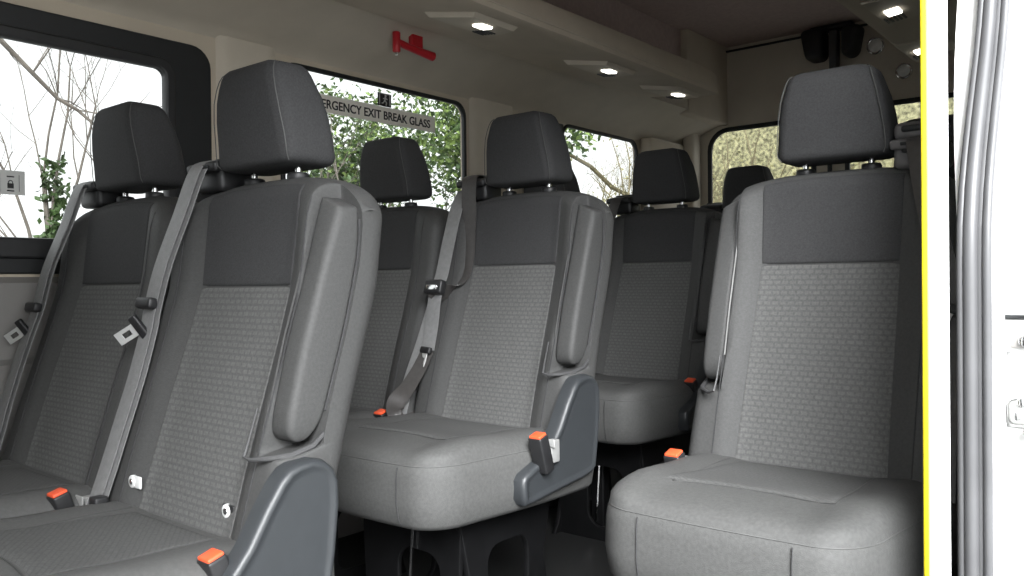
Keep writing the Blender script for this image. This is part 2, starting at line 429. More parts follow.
def front_brace_mb(fl):
    mb = MB(); zt = -.545
    outer = [(-.16, zt), (-.145, fl), (.145, fl), (.16, zt)]
    hole = [(a+.03, (zt+fl)/2-.03+b) for a, b in rrect(.07, .09, .045, 6)]
    plate(mb, outer, [hole], .012, basis((0, -.385, 0), (1, 0, 0), (0, 0, 1), (0, -1, 0)), .002)
    return mb
def make_seat(mx, arm, fl):
    """mx=+1: aisle (armrest) side at +x; mx=-1 mirrored"""
    root = empty('passenger_seat')
    def flip(mb):
        if mx < 0: mb.v = [(-x, y, z) for x, y, z in mb.v]; mb.f = [tuple(reversed(f)) for f in mb.f]
        return mb
    b = flip(backrest_mb(1 if arm else 0)).build('backrest', M['fabric_side'], root, angle=60)
    top = lambda s: ztop(s*.1445)-.014
    panel_mb(PW, (.0005, top)).build('upper_panel', M['fabric'], b)
    panel_mb(PW, (-.455, -.0005), .0045).build('centre_panel', M['weave'], b)
    for s in (-1, 1):
        MB().tube([(s*.192, bfront(s*.192, z)-.0004, z) for z in (-.42, -.36, -.3, -.24, -.18, -.1, -.03, .03, .08, .12, .15)], .0013, 5).build('seam', M['fabric'], b)
    if arm:
        flip(pocket_lip()).build('armrest_surround', M['grey_plastic'], b)
    h = headrest_mb().build('headrest', M['fabric'], root, angle=60)
    for s in (-1, 1): headrest_seam(s).build('seam', M['thread_dark'], h)
    for s in (-1, 1):
        p = MB().cyl((s*.068, .066, .175), (s*.068, .066, .225), .0065, 14).build('headrest_post', M['chrome'], root)
        MB().cyl((s*.068, .066, .188), (s*.068, .066, .206), .020, 20, .005).build('post_collar', M['black'], p)
    c = cushion_mb().build('cushion', M['fabric_cushion'], root, loc=(0, 0, .008), angle=50)
    insert_mb().build('cushion_insert', M['weave_dark'], c)
    cush_seam().build('seam', M['thread_dark'], c); insert_seam().build('seam', M['fabric_side'], c)
    for x in (-.13, .13): cush_front_seam(x).build('seam', M['fabric'], c)
    if arm:
        a = flip(armrest_mb()).build('armrest', M['fabric_side'], root, angle=50)
        flip(arm_front_line()).build('piping', M['thread' if mx < 0 else 'fabric_side'], a); flip(arm_piping_back()).build('piping', M['fabric'], a)  # line along the armrest's inner edge, paler on the mirrored seats
        if mx > 0: flip(shield_mb()).build('hinge_cover', M['shield'], root)
    buckle_parts(root, mx)
    guide_parts(root, -mx)
    f = MB().box((0, -.22, -.558), (.34, .36, .03), .006).build('seat_frame', M['steel'], root)
    for s in (-1, 1): leg_mb(s*.155, fl).build('leg', M['steel'], root)
    front_brace_mb(fl).build('front_brace', M['steel'], root)
    return root
def ribbon(pts, w, thick=.0018, sidev=(1, 0, 0), twist=None, sides=None):
    """webbing through pts; cross direction near sidev"""
    pts = [Vector(p) for p in pts]; rings = []
    # smooth resample
    res = []
    for i in range(len(pts)-1):
        p0 = pts[max(0, i-1)]; p1 = pts[i]; p2 = pts[i+1]; p3 = pts[min(len(pts)-1, i+2)]
        for k in range(6):
            t = k/6; res.append(.5*((2*p1)+(p2-p0)*t+(2*p0-5*p1+4*p2-p3)*t*t+(3*p1-p0-3*p2+p3)*t**3))
    res.append(pts[-1]); L = len(res)
    for i, p in enumerate(res):
        t = (res[min(L-1, i+1)]-res[max(0, i-1)]).normalized(); s = Vector(sidev)
        if sides:
            q = i/6; k = min(int(q), len(sides)-2); s = Vector(sides[k]).lerp(Vector(sides[k+1]), q-k)
        if twist: s = Matrix.Rotation(twist(i/(L-1)), 3, t) @ s
        s = (s-t*s.dot(t)).normalized(); n = t.cross(s)
        rings.append([p+s*w/2+n*thick/2, p+s*w/2*.6+n*thick*.9, p-s*w/2*.6+n*thick*.9, p-s*w/2+n*thick/2, p-s*w/2-n*thick/2, p+s*w/2-n*thick/2])
    return MB().loft(rings)
def tongue(parent, c, d, side, matn='black'):
    """belt tongue at c pointing along d"""
    d = Vector(d).normalized(); s = Vector(side); s = (s-d*s.dot(d)).normalized(); n = d.cross(s)
    rot = Matrix((s, d, n)).transposed()
    g = MB(); g.box(Vector(c), (.050, .018, .012), .004, rot)
    o = g.build('belt_tongue', M[matn], parent)
    t = MB(); vs, fs = plate_verts([(-.012, 0), (.012, 0), (.012, .055), (-.012, .055)], [[(-.006, .020), (-.006, .042), (.006, .042), (.006, .020)]], .003, .0008)
    mt = Matrix.Translation(c) @ rot.to_4x4()
    t.add([mt @ v for v in vs], fs); t.build('tongue_blade', M['blade'], o)
    return o

# ------------------------------------------------------------------ the seats
SEATS = dict(S1=(-1.33, .862, .827), S1L=(-1.868, .872, .833), S2=(-1.398, 1.713, .875), S2L=(-1.926, 1.714, .871),
             S3=(-1.49, 2.629, .896), S3L=(-2.0, 2.63, .896), S4=(-1.545, 3.50, .930), R=(-.587, 1.739, .862), R3=(-.590, 2.64, .896))
G = 'minibus passenger seats'
LAB = dict(
    S1='nearest grey seat at left with folded armrest, rounded hinge cover and silver anchor buttons',
    S1L='window seat of the front row, beside the bare-tree window and the big front seat',
    S2='middle-row grey aisle seat with a dark belt looped down its shoulder and slate hinge cover',
    S2L='dark middle-row window seat in front of the emergency exit window',
    S3='dark third-row seat whose headrest stands beside the rear side window',
    S3L='third-row window seat almost hidden behind the headrest of the middle-row aisle seat',
    S4='backmost dark seat, only its headrest and shoulder showing before the rear door window',
    R='single grey seat at right with boldly dashed weave back, next to the yellow edged post',
    R3='seat behind the single right seat, only its dark headrest top showing by the post')
protoA = make_seat(1, True, -.86); protoW = make_seat(1, False, -.86); protoR = make_seat(-1, True, -.86)
used = set(); seats = {}
for k, p in SEATS.items():
    pr = {'S1': protoA, 'S2': protoA, 'S3': protoA, 'S4': protoA, 'S1L': protoW, 'S2L': protoW, 'S3L': protoW}.get(k, protoR)
    o = pr if pr.name not in used else copy_tree(pr); used.add(pr.name)
    o.location = p; tag(o, LAB[k], 'seat', G); seats[k] = o
# fit the legs to the floor height of each row
for k, o in seats.items():
    for ch in o.children:
        if ch.name.split('.')[0] in ('leg', 'front_brace'):
            fl = -SEATS[k][2]; top = -.54; s = (top-fl)/(top+.86); ch.scale.z = s; ch.location.z = top-top*s
for ch in seats['S2'].children:
    if ch.name.startswith('belt_buckle'): ch.location = (.040, -.050, .002)
# belts: front row
def belt(k, name='seat_belt'):
    return seats[k]
def simple_belt(k, pts, w, m, tz, td, anchor=True):
    b = ribbon(pts, w).build('seat_belt', M[m], seats[k])
    p2 = [(x+.010, y+.006, z) for x, y, z in pts]
    ribbon(p2, w).build('belt_return', M[m], b)
    tongue(b, tz, td, (.21, .40, -.66))
    return b
pts1 = [(-.168, .040, .246), (-.172, .006, .232), (-.190, -.022, .14), (-.215, -.048, .04), (-.235, -.060, -.043), (-.236, -.068, -.085), (-.236, -.092, -.17), (-.238, -.118, -.25), (-.243, -.146, -.34), (-.246, -.172, -.415)]
b1 = simple_belt('S1', pts1, .044, 'web', (-.240, -.078, -.075), (-.75, -.35, -.45), True)
MB().box((-.236, -.066, -.030), (.056, .020, .022), .006, Matrix.Rotation(-.2, 3, 'X')).build('belt_stop', M['black'], b1)
MB().box((-.215, -.170, -.395), (.028, .026, .034), .005).build('belt_anchor', M['black'], b1)
ptsL = [(-.168, .040, .246), (-.172, .006, .232), (-.190, -.022, .14), (-.215, -.052, .04), (-.235, -.070, -.057), (-.236, -.086, -.103), (-.236, -.112, -.18), (-.238, -.138, -.27), (-.243, -.155, -.34), (-.246, -.176, -.415)]
b1l = simple_belt('S1L', ptsL, .044, 'web', (-.240, -.092, -.100), (-.75, -.35, -.45), True)
MB().box((-.236, -.074, -.050), (.056, .020, .022), .006, Matrix.Rotation(-.2, 3, 'X')).build('belt_stop', M['black'], b1l)
# middle row looped belt
b2 = ribbon([(-.165, .060, .252), (-.165, .020, .252), (-.160, .002, .225), (-.160, -.002, .12), (-.160, -.010, .03), (-.164, -.022, -.025), (-.178, -.048, -.062), (-.198, -.085, -.070), (-.208, -.096, -.056)], .052,
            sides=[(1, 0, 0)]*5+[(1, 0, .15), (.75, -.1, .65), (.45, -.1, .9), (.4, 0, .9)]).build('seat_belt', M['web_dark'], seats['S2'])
b2b = ribbon([(-.205, .030, .215), (-.207, -.002, .16), (-.208, -.032, .07), (-.208, -.060, -.02), (-.206, -.082, -.06), (-.206, -.094, -.10), (-.206, -.104, -.16), (-.208, -.118, -.225)], .048).build('belt_return', M['web'], b2)
MB().box((-.206, -.090, -.056), (.066, .026, .040), .007, Matrix.Rotation(-.25, 3, 'X')).build('belt_stop', M['black'], b2)
MB().box((-.206, -.104, -.056), (.040, .004, .014), .001, Matrix.Rotation(-.25, 3, 'X')).build('belt_stop_slot', M['chrome'], b2)
tongue(b2, (-.208, -.125, -.225), (-.10, -.25, -.9), (1, -.3, 0))
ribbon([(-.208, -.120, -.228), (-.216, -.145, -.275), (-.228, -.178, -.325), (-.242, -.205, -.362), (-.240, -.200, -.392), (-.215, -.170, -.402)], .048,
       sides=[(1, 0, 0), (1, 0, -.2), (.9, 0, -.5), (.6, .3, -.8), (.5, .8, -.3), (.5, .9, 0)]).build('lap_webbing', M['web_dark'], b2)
ribbon([(-.222, -.080, -.10), (-.236, -.110, -.20), (-.250, -.150, -.31), (-.250, -.180, -.395)], .042).build('lap_webbing', M['web'], b2)
for k in ('S2L', 'S3', 'R'):
    sx = 1 if k == 'R' else -1
    ps = [(sx*abs(x), y, z) for x, y, z in pts1]
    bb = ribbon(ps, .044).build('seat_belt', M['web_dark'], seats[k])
    tongue(bb, (sx*.240, -.082, -.085), (sx*-.3, -.35, -.8), (1, 0, 0))
# silver anchor buttons and white tag of the nearest seat
for x, z in ((-.168, -.352), (.116, -.362)):
    y = bfront(x, z)
    w = MB().box((x+(.012 if x < 0 else .004), y-.002, z), (.032, .005, .022), .002).build('anchor_tag', M['white_plastic' if x < 0 else 'black'], seats['S1'])
    c = MB().cyl((x, y+.002, z), (x, y-.0065, z), .0115, 20, .002).build('anchor_button', M['white_plastic'], w)
    MB().cyl((x, y-.006, z), (x, y-.0078, z), .0055, 14, .001).build('button_centre', M['chrome'], c)
# slim silver edged strut under the third row seat
st = MB().box((-.07, -.27, -.72), (.05, .04, .36), .006).build('leg_strut', M['steel'], seats['S3'])
MB().tube([(-.05, -.292, -.56), (-.07, -.295, -.87)], .004, 6).build('strut_edge', M['chrome'], st)
st.location = (0, 0, 0)
MB().tube([(.02, -.397, -.57), (.0, -.40, -.86)], .0035, 6).build('brace_edge', M['chrome'], [c for c in seats['S2'].children if c.name.startswith('front_brace')][0])

# ------------------------------------------------------------------ bus shell
XW = -2.2; YR = 4.15; YF = -.9; XN = -.25; ZC = 2.06
def rr_yz(y0, y1, z0, z1, r, k=6): return rrect((y1-y0)/2, (z1-z0)/2, r, k, (y0+y1)/2, (z0+z1)/2)
W1 = (.10, 1.305, .872, 1.500, .05); W2 = (1.56, 2.393, .900, 1.521, .05); W3 = (3.045, 3.680, .900, 1.535, .05)
W0 = (-.85, -.05, .90, 1.50, .05)
def wall_plate(name, outer, holes, t, mt, m, bev=.004): return tag(plate(MB(), outer, holes, t, mt, bev).build(name, m, smooth=True, angle=30), kind='structure')
mt = basis((XW-.008, 0, 0), (0, 1, 0), (0, 0, 1), (1, 0, 0))
wall_plate('wall_offside', [(YF, -.05), (YR+.06, -.05), (YR+.06, 1.57), (YF, 1.57)], [rr_yz(*w) for w in (W0, W1, W2, W3)], .016, mt, M['beige'])
# glass panes with rubber surrounds
def side_window(n, w, rub, inner, gl):
    y0, y1, z0, z1, r = w
    g = MB(); g.box((XW-.010, (y0+y1)/2, (z0+z1)/2), (.005, y1-y0, z1-z0)); o = g.build('window_%d' % n, M['glass']); tag(o, kind='structure')
    fr = MB(); plate(fr, rr_yz(y0-rub[4], y1+rub[4], z0-rub[4], z1+rub[4], r+rub[4]), [rr_yz(y0+rub[0], y1-rub[1], z0+rub[2], z1-rub[3], inner)], .016, basis((XW+.001, 0, 0), (0, 1, 0), (0, 0, 1), (1, 0, 0)), .004)
    f = fr.build('window_seal', M['rubber'], o, angle=30)
    return o
w1 = side_window(1, W1, (.06, .128, .070, .072, .006), .03, 0)
fr = MB(); plate(fr, rr_yz(.15, 1.196, .905, 1.448, .04), [rr_yz(.175, 1.178, .944, 1.430, .028)], .03, basis((XW+.006, 0, 0), (0, 1, 0), (0, 0, 1), (1, 0, 0)), .006)
fr.build('opening_frame', M['black'], w1, angle=30)
side_window(2, W2, (.003, .003, .003, .003, .004), .05, 0)
side_window(3, W3, (-.0, .004, .004, .004, .004), .05, 0)
side_window(4, W0, (.06, .10, .06, .06, .006), .04, 0)
# header cove above the windows, upper wall, shelf side
def prism_y(sec, y0, y1): return MB().loft([[(x, y0, z) for x, z in sec], [(x, y1, z) for x, z in sec]])
tag(prism_y([(-2.201, 1.545), (-2.197, 1.552), (-2.16, 1.580), (-1.945, 1.662), (-1.925, 1.668), (-1.925, 1.72), (-2.26, 1.72), (-2.26, 1.545)], YF, YR).build('trim_1', M['beige_light'], angle=30), kind='structure')
tag(MB().box((-2.03, (YF+YR)/2, 1.89), (.14, YR-YF, .36), .004).build('trim_2', M['headliner']), kind='structure')
tag(MB().box((-1.995, 3.935, 1.86), (.150, .45, .42), .01).build('trim_14', M['beige']), kind='structure')
# lower wall panel with crease and pillar covers
tag(prism_y([(-2.2, .0), (-2.17, .0), (-2.165, .45), (-2.172, .63), (-2.180, .645), (-2.172, .66), (-2.178, .84), (-2.2, .855)], YF, YR-.02).build('trim_3', M['grey_trim'], angle=20), kind='structure')
def pillar(n, y0, y1, z0, z1, d=.016, m='beige_light'):
    o = MB(); o.loft([[(XW-.01, y0-.0, z), (XW+d*.7, y0+.02, z), (XW+d, y0+.045, z), (XW+d, y1-.045, z), (XW+d*.7, y1-.02, z), (XW-.01, y1, z)] for z in (z0, z1)])
    tag(o.build('trim_%d' % n, M[m], angle=60), kind='structure')
pillar(4, 1.325, 1.545, .86, 1.556); pillar(5, 2.415, 2.70, .86, 1.556); pillar(6, 3.72, 4.13, .86, 1.556, .07)
tag(MB().box((XW+.004, 2.985, 1.22), (.02, .11, .63), .006).build('trim_7', M['rubber']), kind='structure')
tag(MB().box((-2.165, 3.86, 1.50), (.07, .30, .12), .012).build('trim_8', M['beige']), kind='structure')
# rear wall with two door windows
xa, xb = -2.2, XN
RWL = (-2.018, -1.47, 1.02, 1.622, .10); RWR = (-1.30, -.62, 1.02, 1.645, .10)
wall_plate('wall_rear', [(-2.25, -.05), (XN+.05, -.05), (XN+.05, 2.1), (-2.25, 2.1)], [rr_yz(*RWL), rr_yz(*RWR)], .016, basis((0, YR+.008, 0), (1, 0, 0), (0, 0, 1), (0, -1, 0)), M['beige_light'])
for n, w in ((5, RWL), (6, RWR)):
    x0, x1, z0, z1, r = w
    o = MB().box(((x0+x1)/2, YR+.010, (z0+z1)/2), (x1-x0, .005, z1-z0)).build('window_%d' % n, M['glass']); tag(o, kind='structure')
    f = MB(); plate(f, rr_yz(x0-.012, x1+.012, z0-.012, z1+.012, r+.012), [rr_yz(x0+.004, x1-.004, z0+.004, z1-.004, r-.004)], .016, basis((0, YR-.001, 0), (1, 0, 0), (0, 0, 1), (0, -1, 0)), .004)
    f.build('window_seal', M['rubber'], o, angle=30)
tag(MB().box((-2.105, 4.10, .95), (.07, .09, 1.9), .02).build('trim_9', M['beige_light']), kind='structure')
tag(MB().box((-1.385, 4.138, .8), (.02, .02, 1.9), .006).build('trim_10', M['rubber']), kind='structure')
tag(MB().box((-1.2, 4.142, 2.036), (1.75, .014, .010), .003).build('trim_11', M['rubber']), kind='structure')
# floor and ceiling
tag(MB().box(((XW+XN)/2-.02, (YF+YR)/2, -.04), (XN-XW+.05, YR-YF+.1, .08)).build('floor', M['floor']), kind='structure')
tag(MB().box(((XW+XN)/2, (YF+YR)/2, ZC+.03), (XN-XW+.14, YR-YF+.12, .06)).build('ceiling', M['headliner']), kind='structure')
# nearside wall behind the doorway with windows
wall_plate('wall_nearside_front', [(YF-.05, -.05), (-.25, -.05), (-.25, 1.75), (1.40, 1.75), (1.40, 2.1), (YF-.05, 2.1)], [rr_yz(-.78, -.36, .95, 1.50, .06)], .05, basis((XN+.025, 0, 0), (0, 1, 0), (0, 0, 1), (1, 0, 0)), M['paint'])  # unseen wall and header ahead of the doorway, added to block front light
NW1 = (1.75, 2.75, .95, 1.52, .06); NW2 = (2.95, 3.85, .95, 1.52, .06)
wall_plate('wall_nearside', [(1.30, -.05), (YR+.06, -.05), (YR+.06, 2.1), (1.50, 2.1), (1.46, 1.5), (1.40, 1.2), (1.31, .95)], [rr_yz(*NW1), rr_yz(*NW2)], .035, basis((XN+.0175, 0, 0), (0, 1, 0), (0, 0, 1), (1, 0, 0)), M['paint'])
for n, w in ((7, NW1), (8, NW2)):
    y0, y1, z0, z1, r = w
    o = MB().box((XN+.02, (y0+y1)/2, (z0+z1)/2), (.005, y1-y0, z1-z0)).build('window_%d' % n, M['tint']); tag(o, kind='structure')
    f = MB(); plate(f, rr_yz(y0-.01, y1+.01, z0-.01, z1+.01, r+.01), [rr_yz(y0+.004, y1-.004, z0+.004, z1-.004, r-.004)], .014, basis((XN+.0, 0, 0), (0, 1, 0), (0, 0, 1), (1, 0, 0)), .003)
    f.build('window_seal', M['rubber'], o, angle=30)
WS = (-2.0, -.45, 1.02, 1.62, .10)
wall_plate('wall_front', [(-2.25, -.05), (XN+.05, -.05), (XN+.05, 2.1), (-2.25, 2.1)], [rr_yz(*WS)], .06, basis((0, YF-.03, 0), (1, 0, 0), (0, 0, 1), (0, -1, 0)), M['grey_trim'])  # unseen front, added to keep skylight off the forward-facing seats
tag(MB().box(((WS[0]+WS[1])/2, YF-.03, (WS[2]+WS[3])/2), (WS[1]-WS[0], .005, WS[3]-WS[2])).build('window_9', M['tint']), kind='structure')
# door jamb, door seal
def path_y(z): return 1.25+.17*sstep(.86, 1.32, z)
zs = [-.05+.05*i for i in range(44)]
JX = lambda z: -.249-.033*sstep(.80, 1.25, z)
tag(MB().loft([[(JX(z), path_y(z)+.012, z), (-.200, path_y(z)+.012, z), (-.200, path_y(z)+.10, z), (JX(z), path_y(z)+.10, z)] for z in zs]).build('trim_12', M['paint'], angle=30), kind='structure')
sl = MB()
for dx, r in ((-.0375, .0055), (-.0265, .0095), (-.0150, .0080), (-.0065, .0060)):
    sl.tube([(-.208+dx, path_y(z)-.004+(.006 if abs(dx+.015) < .001 else 0), z) for z in zs], r, 10)
tag(sl.build('trim_13', M['seal']), kind='structure')

# ------------------------------------------------------------------ luggage shelves and lamps
def shelf(sgn, y0, y1, lab):
    cx = (XW+XN)/2
    def X(x): return x if sgn < 0 else 2*cx-x+SHX
    SHX = .135
    root = empty('luggage_shelf', (0, 0, 0))
    def sec(z_up):
        return [(-1.93, 1.650), (-1.90, 1.647), (-1.60, 1.606), (-1.555, 1.601), (-1.540, 1.606), (-1.536, 1.618), (-1.545, 1.655+z_up), (-1.556, 1.668+z_up), (-1.572, 1.672+z_up), (-1.588, 1.664+z_up), (-1.592, 1.650+z_up), (-1.60, 1.634), (-1.93, 1.676)]
    rings = []
    for t in (0, .002, .02, .25, .5, .75, .96, .99, 1):
        y = y0+(y1-y0)*t; up = .035*sstep(0, 1, t); s = sec(up)
        if t == 1: s = [(-1.735+(x+1.735)*.97, 1.64+(z-1.64)*.9) for x, z in s]
        rings.append([(X(x), y, z) for x, z in s])
    MB().loft(rings).build('shelf_tray', M['beige'], root, angle=35)
    ln = MB().tube([(X(-1.535), y0+(y1-y0)*t, 1.622) for t in (0, .5, .985)], .0022, 6).build('edge_bead', M['beige_light'], root)
    MB().loft([[(X(x), y, z) for x, z in ((-1.93, 1.66), (-1.58, 1.62), (-1.575, 1.70), (-1.93, 1.90))] for y in (y1-.03, y1-.012)]).build('end_panel', M['beige'], root, angle=30)
    return tag(root, lab, 'luggage shelf', 'luggage shelves')
shelf(-1, YF, 3.245, 'long beige overhead luggage shelf running above the emergency exit window')
SH2 = shelf(1, .9, 3.20, 'shorter beige overhead shelf high on the right above the single seat')
def lamp(x, y, z, lab, lit=True, flip=1):
    r = empty('reading_lamp', (x, y, z)); s = .12*flip
    rt = Matrix.Rotation(-.125*flip*-1, 3, 'Y')
    bz = MB(); bz.loft([[((a*.5*(1-k) + a*.5*k*.8), b*(1-.1*k), -.020*k+.006) for a, b in ((-.17, -.15), (.17, -.10), (.17, .10), (-.17, .15))] for k in (0, .6, 1)])
    bz.v = [tuple(rt @ Vector(v)) for v in bz.v]
    bz.build('bezel', M['beige_light'], r, angle=25)
    ln = MB().box(rt @ Vector((.022*flip, .0, -.014)), (.040, .050, .014), .004, rt).build('lens', M['lens' if lit else 'lens_off'], r)
    v = MB()
    for i in range(5): v.box(rt @ Vector(((-.045+.012*i-.012), .068, -.0145)), (.006, .05, .006), .001, rt)
    v.build('switch_vents', M['grey_plastic'], r)
    return tag(r, lab, 'lamp', 'overhead reading lamps')
lamp(-1.672, 1.885, 1.6157, 'lit reading lamp nearest the red hammer under the long shelf')
lamp(-1.682, 2.595, 1.6172, 'lit reading lamp in the middle of the long left shelf underside')
lamp(-1.676, 3.11, 1.6165, 'lit reading lamp at the rear end of the long left shelf')
lamp(-.660, 2.58, 1.622, 'lit reading lamp under the right hand shelf nearer the top of the photo', True, -1)
lamp(-.700, 3.07, 1.617, 'reading lamp at the rear tip of the right hand shelf', True, -1)
# rear round lamps
for (x, z, R_, l) in ((-1.17, 1.929, .036, 'round chrome lamp on the rear header, upper of the two'), (-1.047, 1.79, .032, 'round pale lamp on the rear header, lower of the two')):
    r = empty('round_lamp', (x, YR+.004, z))
    rg = MB(); rg.tube([(R_*math.cos(a*PI/12), -.008, R_*math.sin(a*PI/12)) for a in range(24)], .006, 8, closed=True); rg.build('rim', M['chrome'], r)
    MB().cyl((0, .0, 0), (0, -.012, 0), R_*.9, 24, .003).build('lens', M['lens_off'], r)
    tag(r, l, 'lamp', 'round lamps over the rear doors')
# dark moulded covers on rear header
r = empty('belt_reel_cover', (-1.36, YR+.004, 1.88))
def blob(sg, x0, x1, z0, z1):
    rings = []
    for k, (y, ins) in enumerate(((0, 0), (-.06, 0), (-.085, .006), (-.095, .018))):
        ring = [(x, y, z) for x, z in rrect((x1-x0)/2-ins, (z1-z0)/2-ins, .03-ins*.5, 5, (x0+x1)/2, (z0+z1)/2)]
        ring = [(x+(.028*sg*(z-(z0+z1)/2)/(z1-z0) if (x-(x0+x1)/2)*sg > 0 else 0), y, z) for x, y, z in ring]
        rings.append(ring)
    return MB().loft(rings)
blob(-1, -.135, -.030, .015, .170).build('moulded_cover', M['black'], r); blob(1, .050, .130, .010, .155).build('moulded_cover', M['black'], r)
MB().box((.012, -.05, .050), (.038, .05, .19), .006).build('centre_post', M['grey_plastic'], r)
MB().box((.0, -.045, .165), (.20, .05, .022), .006).build('cross_bar', M['black'], r)
tag(r, 'pair of dark moulded belt covers flanking a post above the rear doors', 'belt cover')
# red hammer on header cove
hm = empty('emergency_hammer', (-1.99, 1.93, 1.606))
h = MB(); h.tube([(0, -.075, .002), (0, -.03, -.004), (0, .03, -.009), (0, .085, -.013)], [.012, .0115, .013, .0155], 12); h.build('handle', M['hammer_red'], hm)
h = MB(); h.cyl((0, -.080, .034), (0, -.080, -.032), .013, 14, .004); h.build('hammer_head', M['hammer_red'], hm)
h = MB(); h.cyl((0, -.080, -.030), (0, -.080, -.040), .005, 10); h.build('striking_tip', M['chrome'], hm)
h = MB(); h.box((-.004, .01, .020), (.020, .05, .050), .004); h.build('bracket', M['hammer_red'], hm)
tag(hm, 'small red window-breaking hammer clipped above the emergency exit window', 'hammer')
# window signs
sg = MB().box((XW-.005, 1.925, 1.4215), (.002, .63, .058), .0).build('exit_sign', M['sign']); tag(sg, 'long pale sticker with black emergency exit lettering across the window', 'sign')
text_mb('EMERGENCY EXIT BREAK GLASS', .545, .030, basis((XW-.0035, 1.668, 1.4055), (0, 1, 0), (0, 0, 1), (1, 0, 0))).build('lettering', M['ink'], sg, smooth=False)
ps = MB().box((XW-.005, 1.99, 1.475), (.002, .062, .046), .0).build('exit_symbol', M['ink']); tag(ps, 'small black square sticker with a running figure above the lettering', 'sign')
fg = MB()
X0 = XW-.0035
fg.cyl((X0-.0005, 1.994, 1.489), (X0+.0005, 1.994, 1.489), .0042, 12)
for a, b, w in (((1.993, 1.484), (1.990, 1.472), .006), ((1.990, 1.473), (1.998, 1.466), .004), ((1.998, 1.466), (1.996, 1.457), .004), ((1.990, 1.473), (1.983, 1.464), .004), ((1.983, 1.464), (1.977, 1.462), .004), ((1.993, 1.483), (2.001, 1.477), .003), ((1.992, 1.483), (1.983, 1.478), .003)):
    d = Vector((0, b[0]-a[0], b[1]-a[1])); ang = math.atan2(d.z, d.y)
    fg.box((X0, (a[0]+b[0])/2, (a[1]+b[1])/2), (.001, d.length+.002, w), 0, Matrix.Rotation(ang, 3, 'X'))
for (y, z, dy, dz) in ((1.966, 1.475, .003, .038), (2.014, 1.475, .003, .038), (1.99, 1.4955, .05, .002)): fg.box((X0, y, z), (.001, dy, dz))
fg.build('running_figure', M['sign_white'], ps, smooth=False)
ls = MB().box((XW-.005, .775, 1.082), (.002, .092, .058), .0).build('window_label', M['sign_white']); tag(ls, 'white rectangular label with padlock mark stuck low on the bare-tree window', 'sign')
lk = MB(); lk.box((XW-.0035, .789, 1.074), (.001, .014, .012)); lk.tube([(XW-.0035, .789+.005*math.cos(a), 1.080+.007*math.sin(a)) for a in [PI*i/8 for i in range(9)]], .0011, 5)
lk.box((XW-.0035, .789, 1.096), (.001, .016, .003)); lk.box((XW-.0035, .789, 1.062), (.001, .016, .003)); lk.box((XW-.0035, .765, 1.081), (.001, .002, .045)); lk.box((XW-.0035, .808, 1.081), (.001, .001, .04))
lk.build('padlock_mark', M['ink'], ls, smooth=False)

# ------------------------------------------------------------------ post by the doorway and the open sliding door
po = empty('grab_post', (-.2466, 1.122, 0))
MB().tube([(0, 0, -.02), (0, 0, .2), (0, 0, .8), (0, 0, 2.07)], [.0133, .0131, .0128, .0125], 24).build('post_tube', M['paint'], po)  # white stands for the yellow pole blown out by skylight
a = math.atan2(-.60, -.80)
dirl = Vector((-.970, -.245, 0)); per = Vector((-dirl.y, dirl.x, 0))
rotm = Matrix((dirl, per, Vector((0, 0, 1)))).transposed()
MB().box(dirl*.0140, (.0066, .014, 4.0), .002, rotm).build('yellow_edging', M['yellow'], po)  # sliver of the pole left in its own yellow
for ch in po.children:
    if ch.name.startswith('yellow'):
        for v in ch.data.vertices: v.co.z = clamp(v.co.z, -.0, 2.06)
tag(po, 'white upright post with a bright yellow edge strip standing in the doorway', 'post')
sd = empty('sliding_door', (-.207, 1.30, 0))
def dring(z, e=0.):
    y = path_y(z)-1.30+.045
    return [(e, y+.012+e, z), (.012, y+e, z), (.125, y+e, z), (.14-e, y+.015+e, z), (.14-e, y+1.2-e, z), (e, y+1.2-e, z)]
MB().loft([dring(.0, .012)]+[dring(.012+.045*i) for i in range(36)]+[dring(1.62, .012)]).build('door_panel', M['paint'], sd, angle=35)
rl = MB().box((.068, -.010, .752), (.125, .012, .044), .003).build('runner_bracket', M['pale_metal'], sd)
MB().box((.036, -.0165, .745), (.045, .004, .018), .0015).build('bracket_recess', M['grey_trim'], rl)
MB().cyl((.030, -.017, .745), (.030, -.023, .745), .007, 18, .002).build('bolt', M['chrome'], rl)
MB().box((.068, -.010, .7775), (.125, .014, .005), .001).build('rubber_strip', M['rubber'], rl)
lt = MB(); lt.box((.036, -.010, .650), (.055, .012, .036), .010); lt.box((.070, -.008, .660), (.07, .010, .020), .004); lt.box((.055, -.006, .618), (.10, .006, .022), .003); ltc = lt.build('door_latch', M['pale_metal'], sd)
for x, z, q in ((.026, .664, .006), (.020, .645, .006), (.048, .642, .006), (.070, .662, .005), (.033, .624, .006)): MB().cyl((x, -.014, z), (x, -.021, z), q, 16, .002).build('bolt', M['chrome'], ltc)
tag(sd, 'white sliding side door slid open at the right edge, latch and runner showing', 'door')
bp = empty('hinge_bracket', (-.318, 1.40, .38))
g = MB(); g.tube([(0, 0, -.05), (.01, -.012, -.02), (.004, -.02, .0), (.012, -.012, .03), (.004, 0, .09)], [.006, .008, .012, .008, .006], 10); g.build('bracket_arm', M['steel'], bp)
MB().cyl((.0, -.028, .0), (.0, .0, .0), .008, 14, .002).build('bolt', M['chrome'], bp)
tag(bp, 'small dark bracket with a bright bolt beside the single seat cushion', 'bracket')

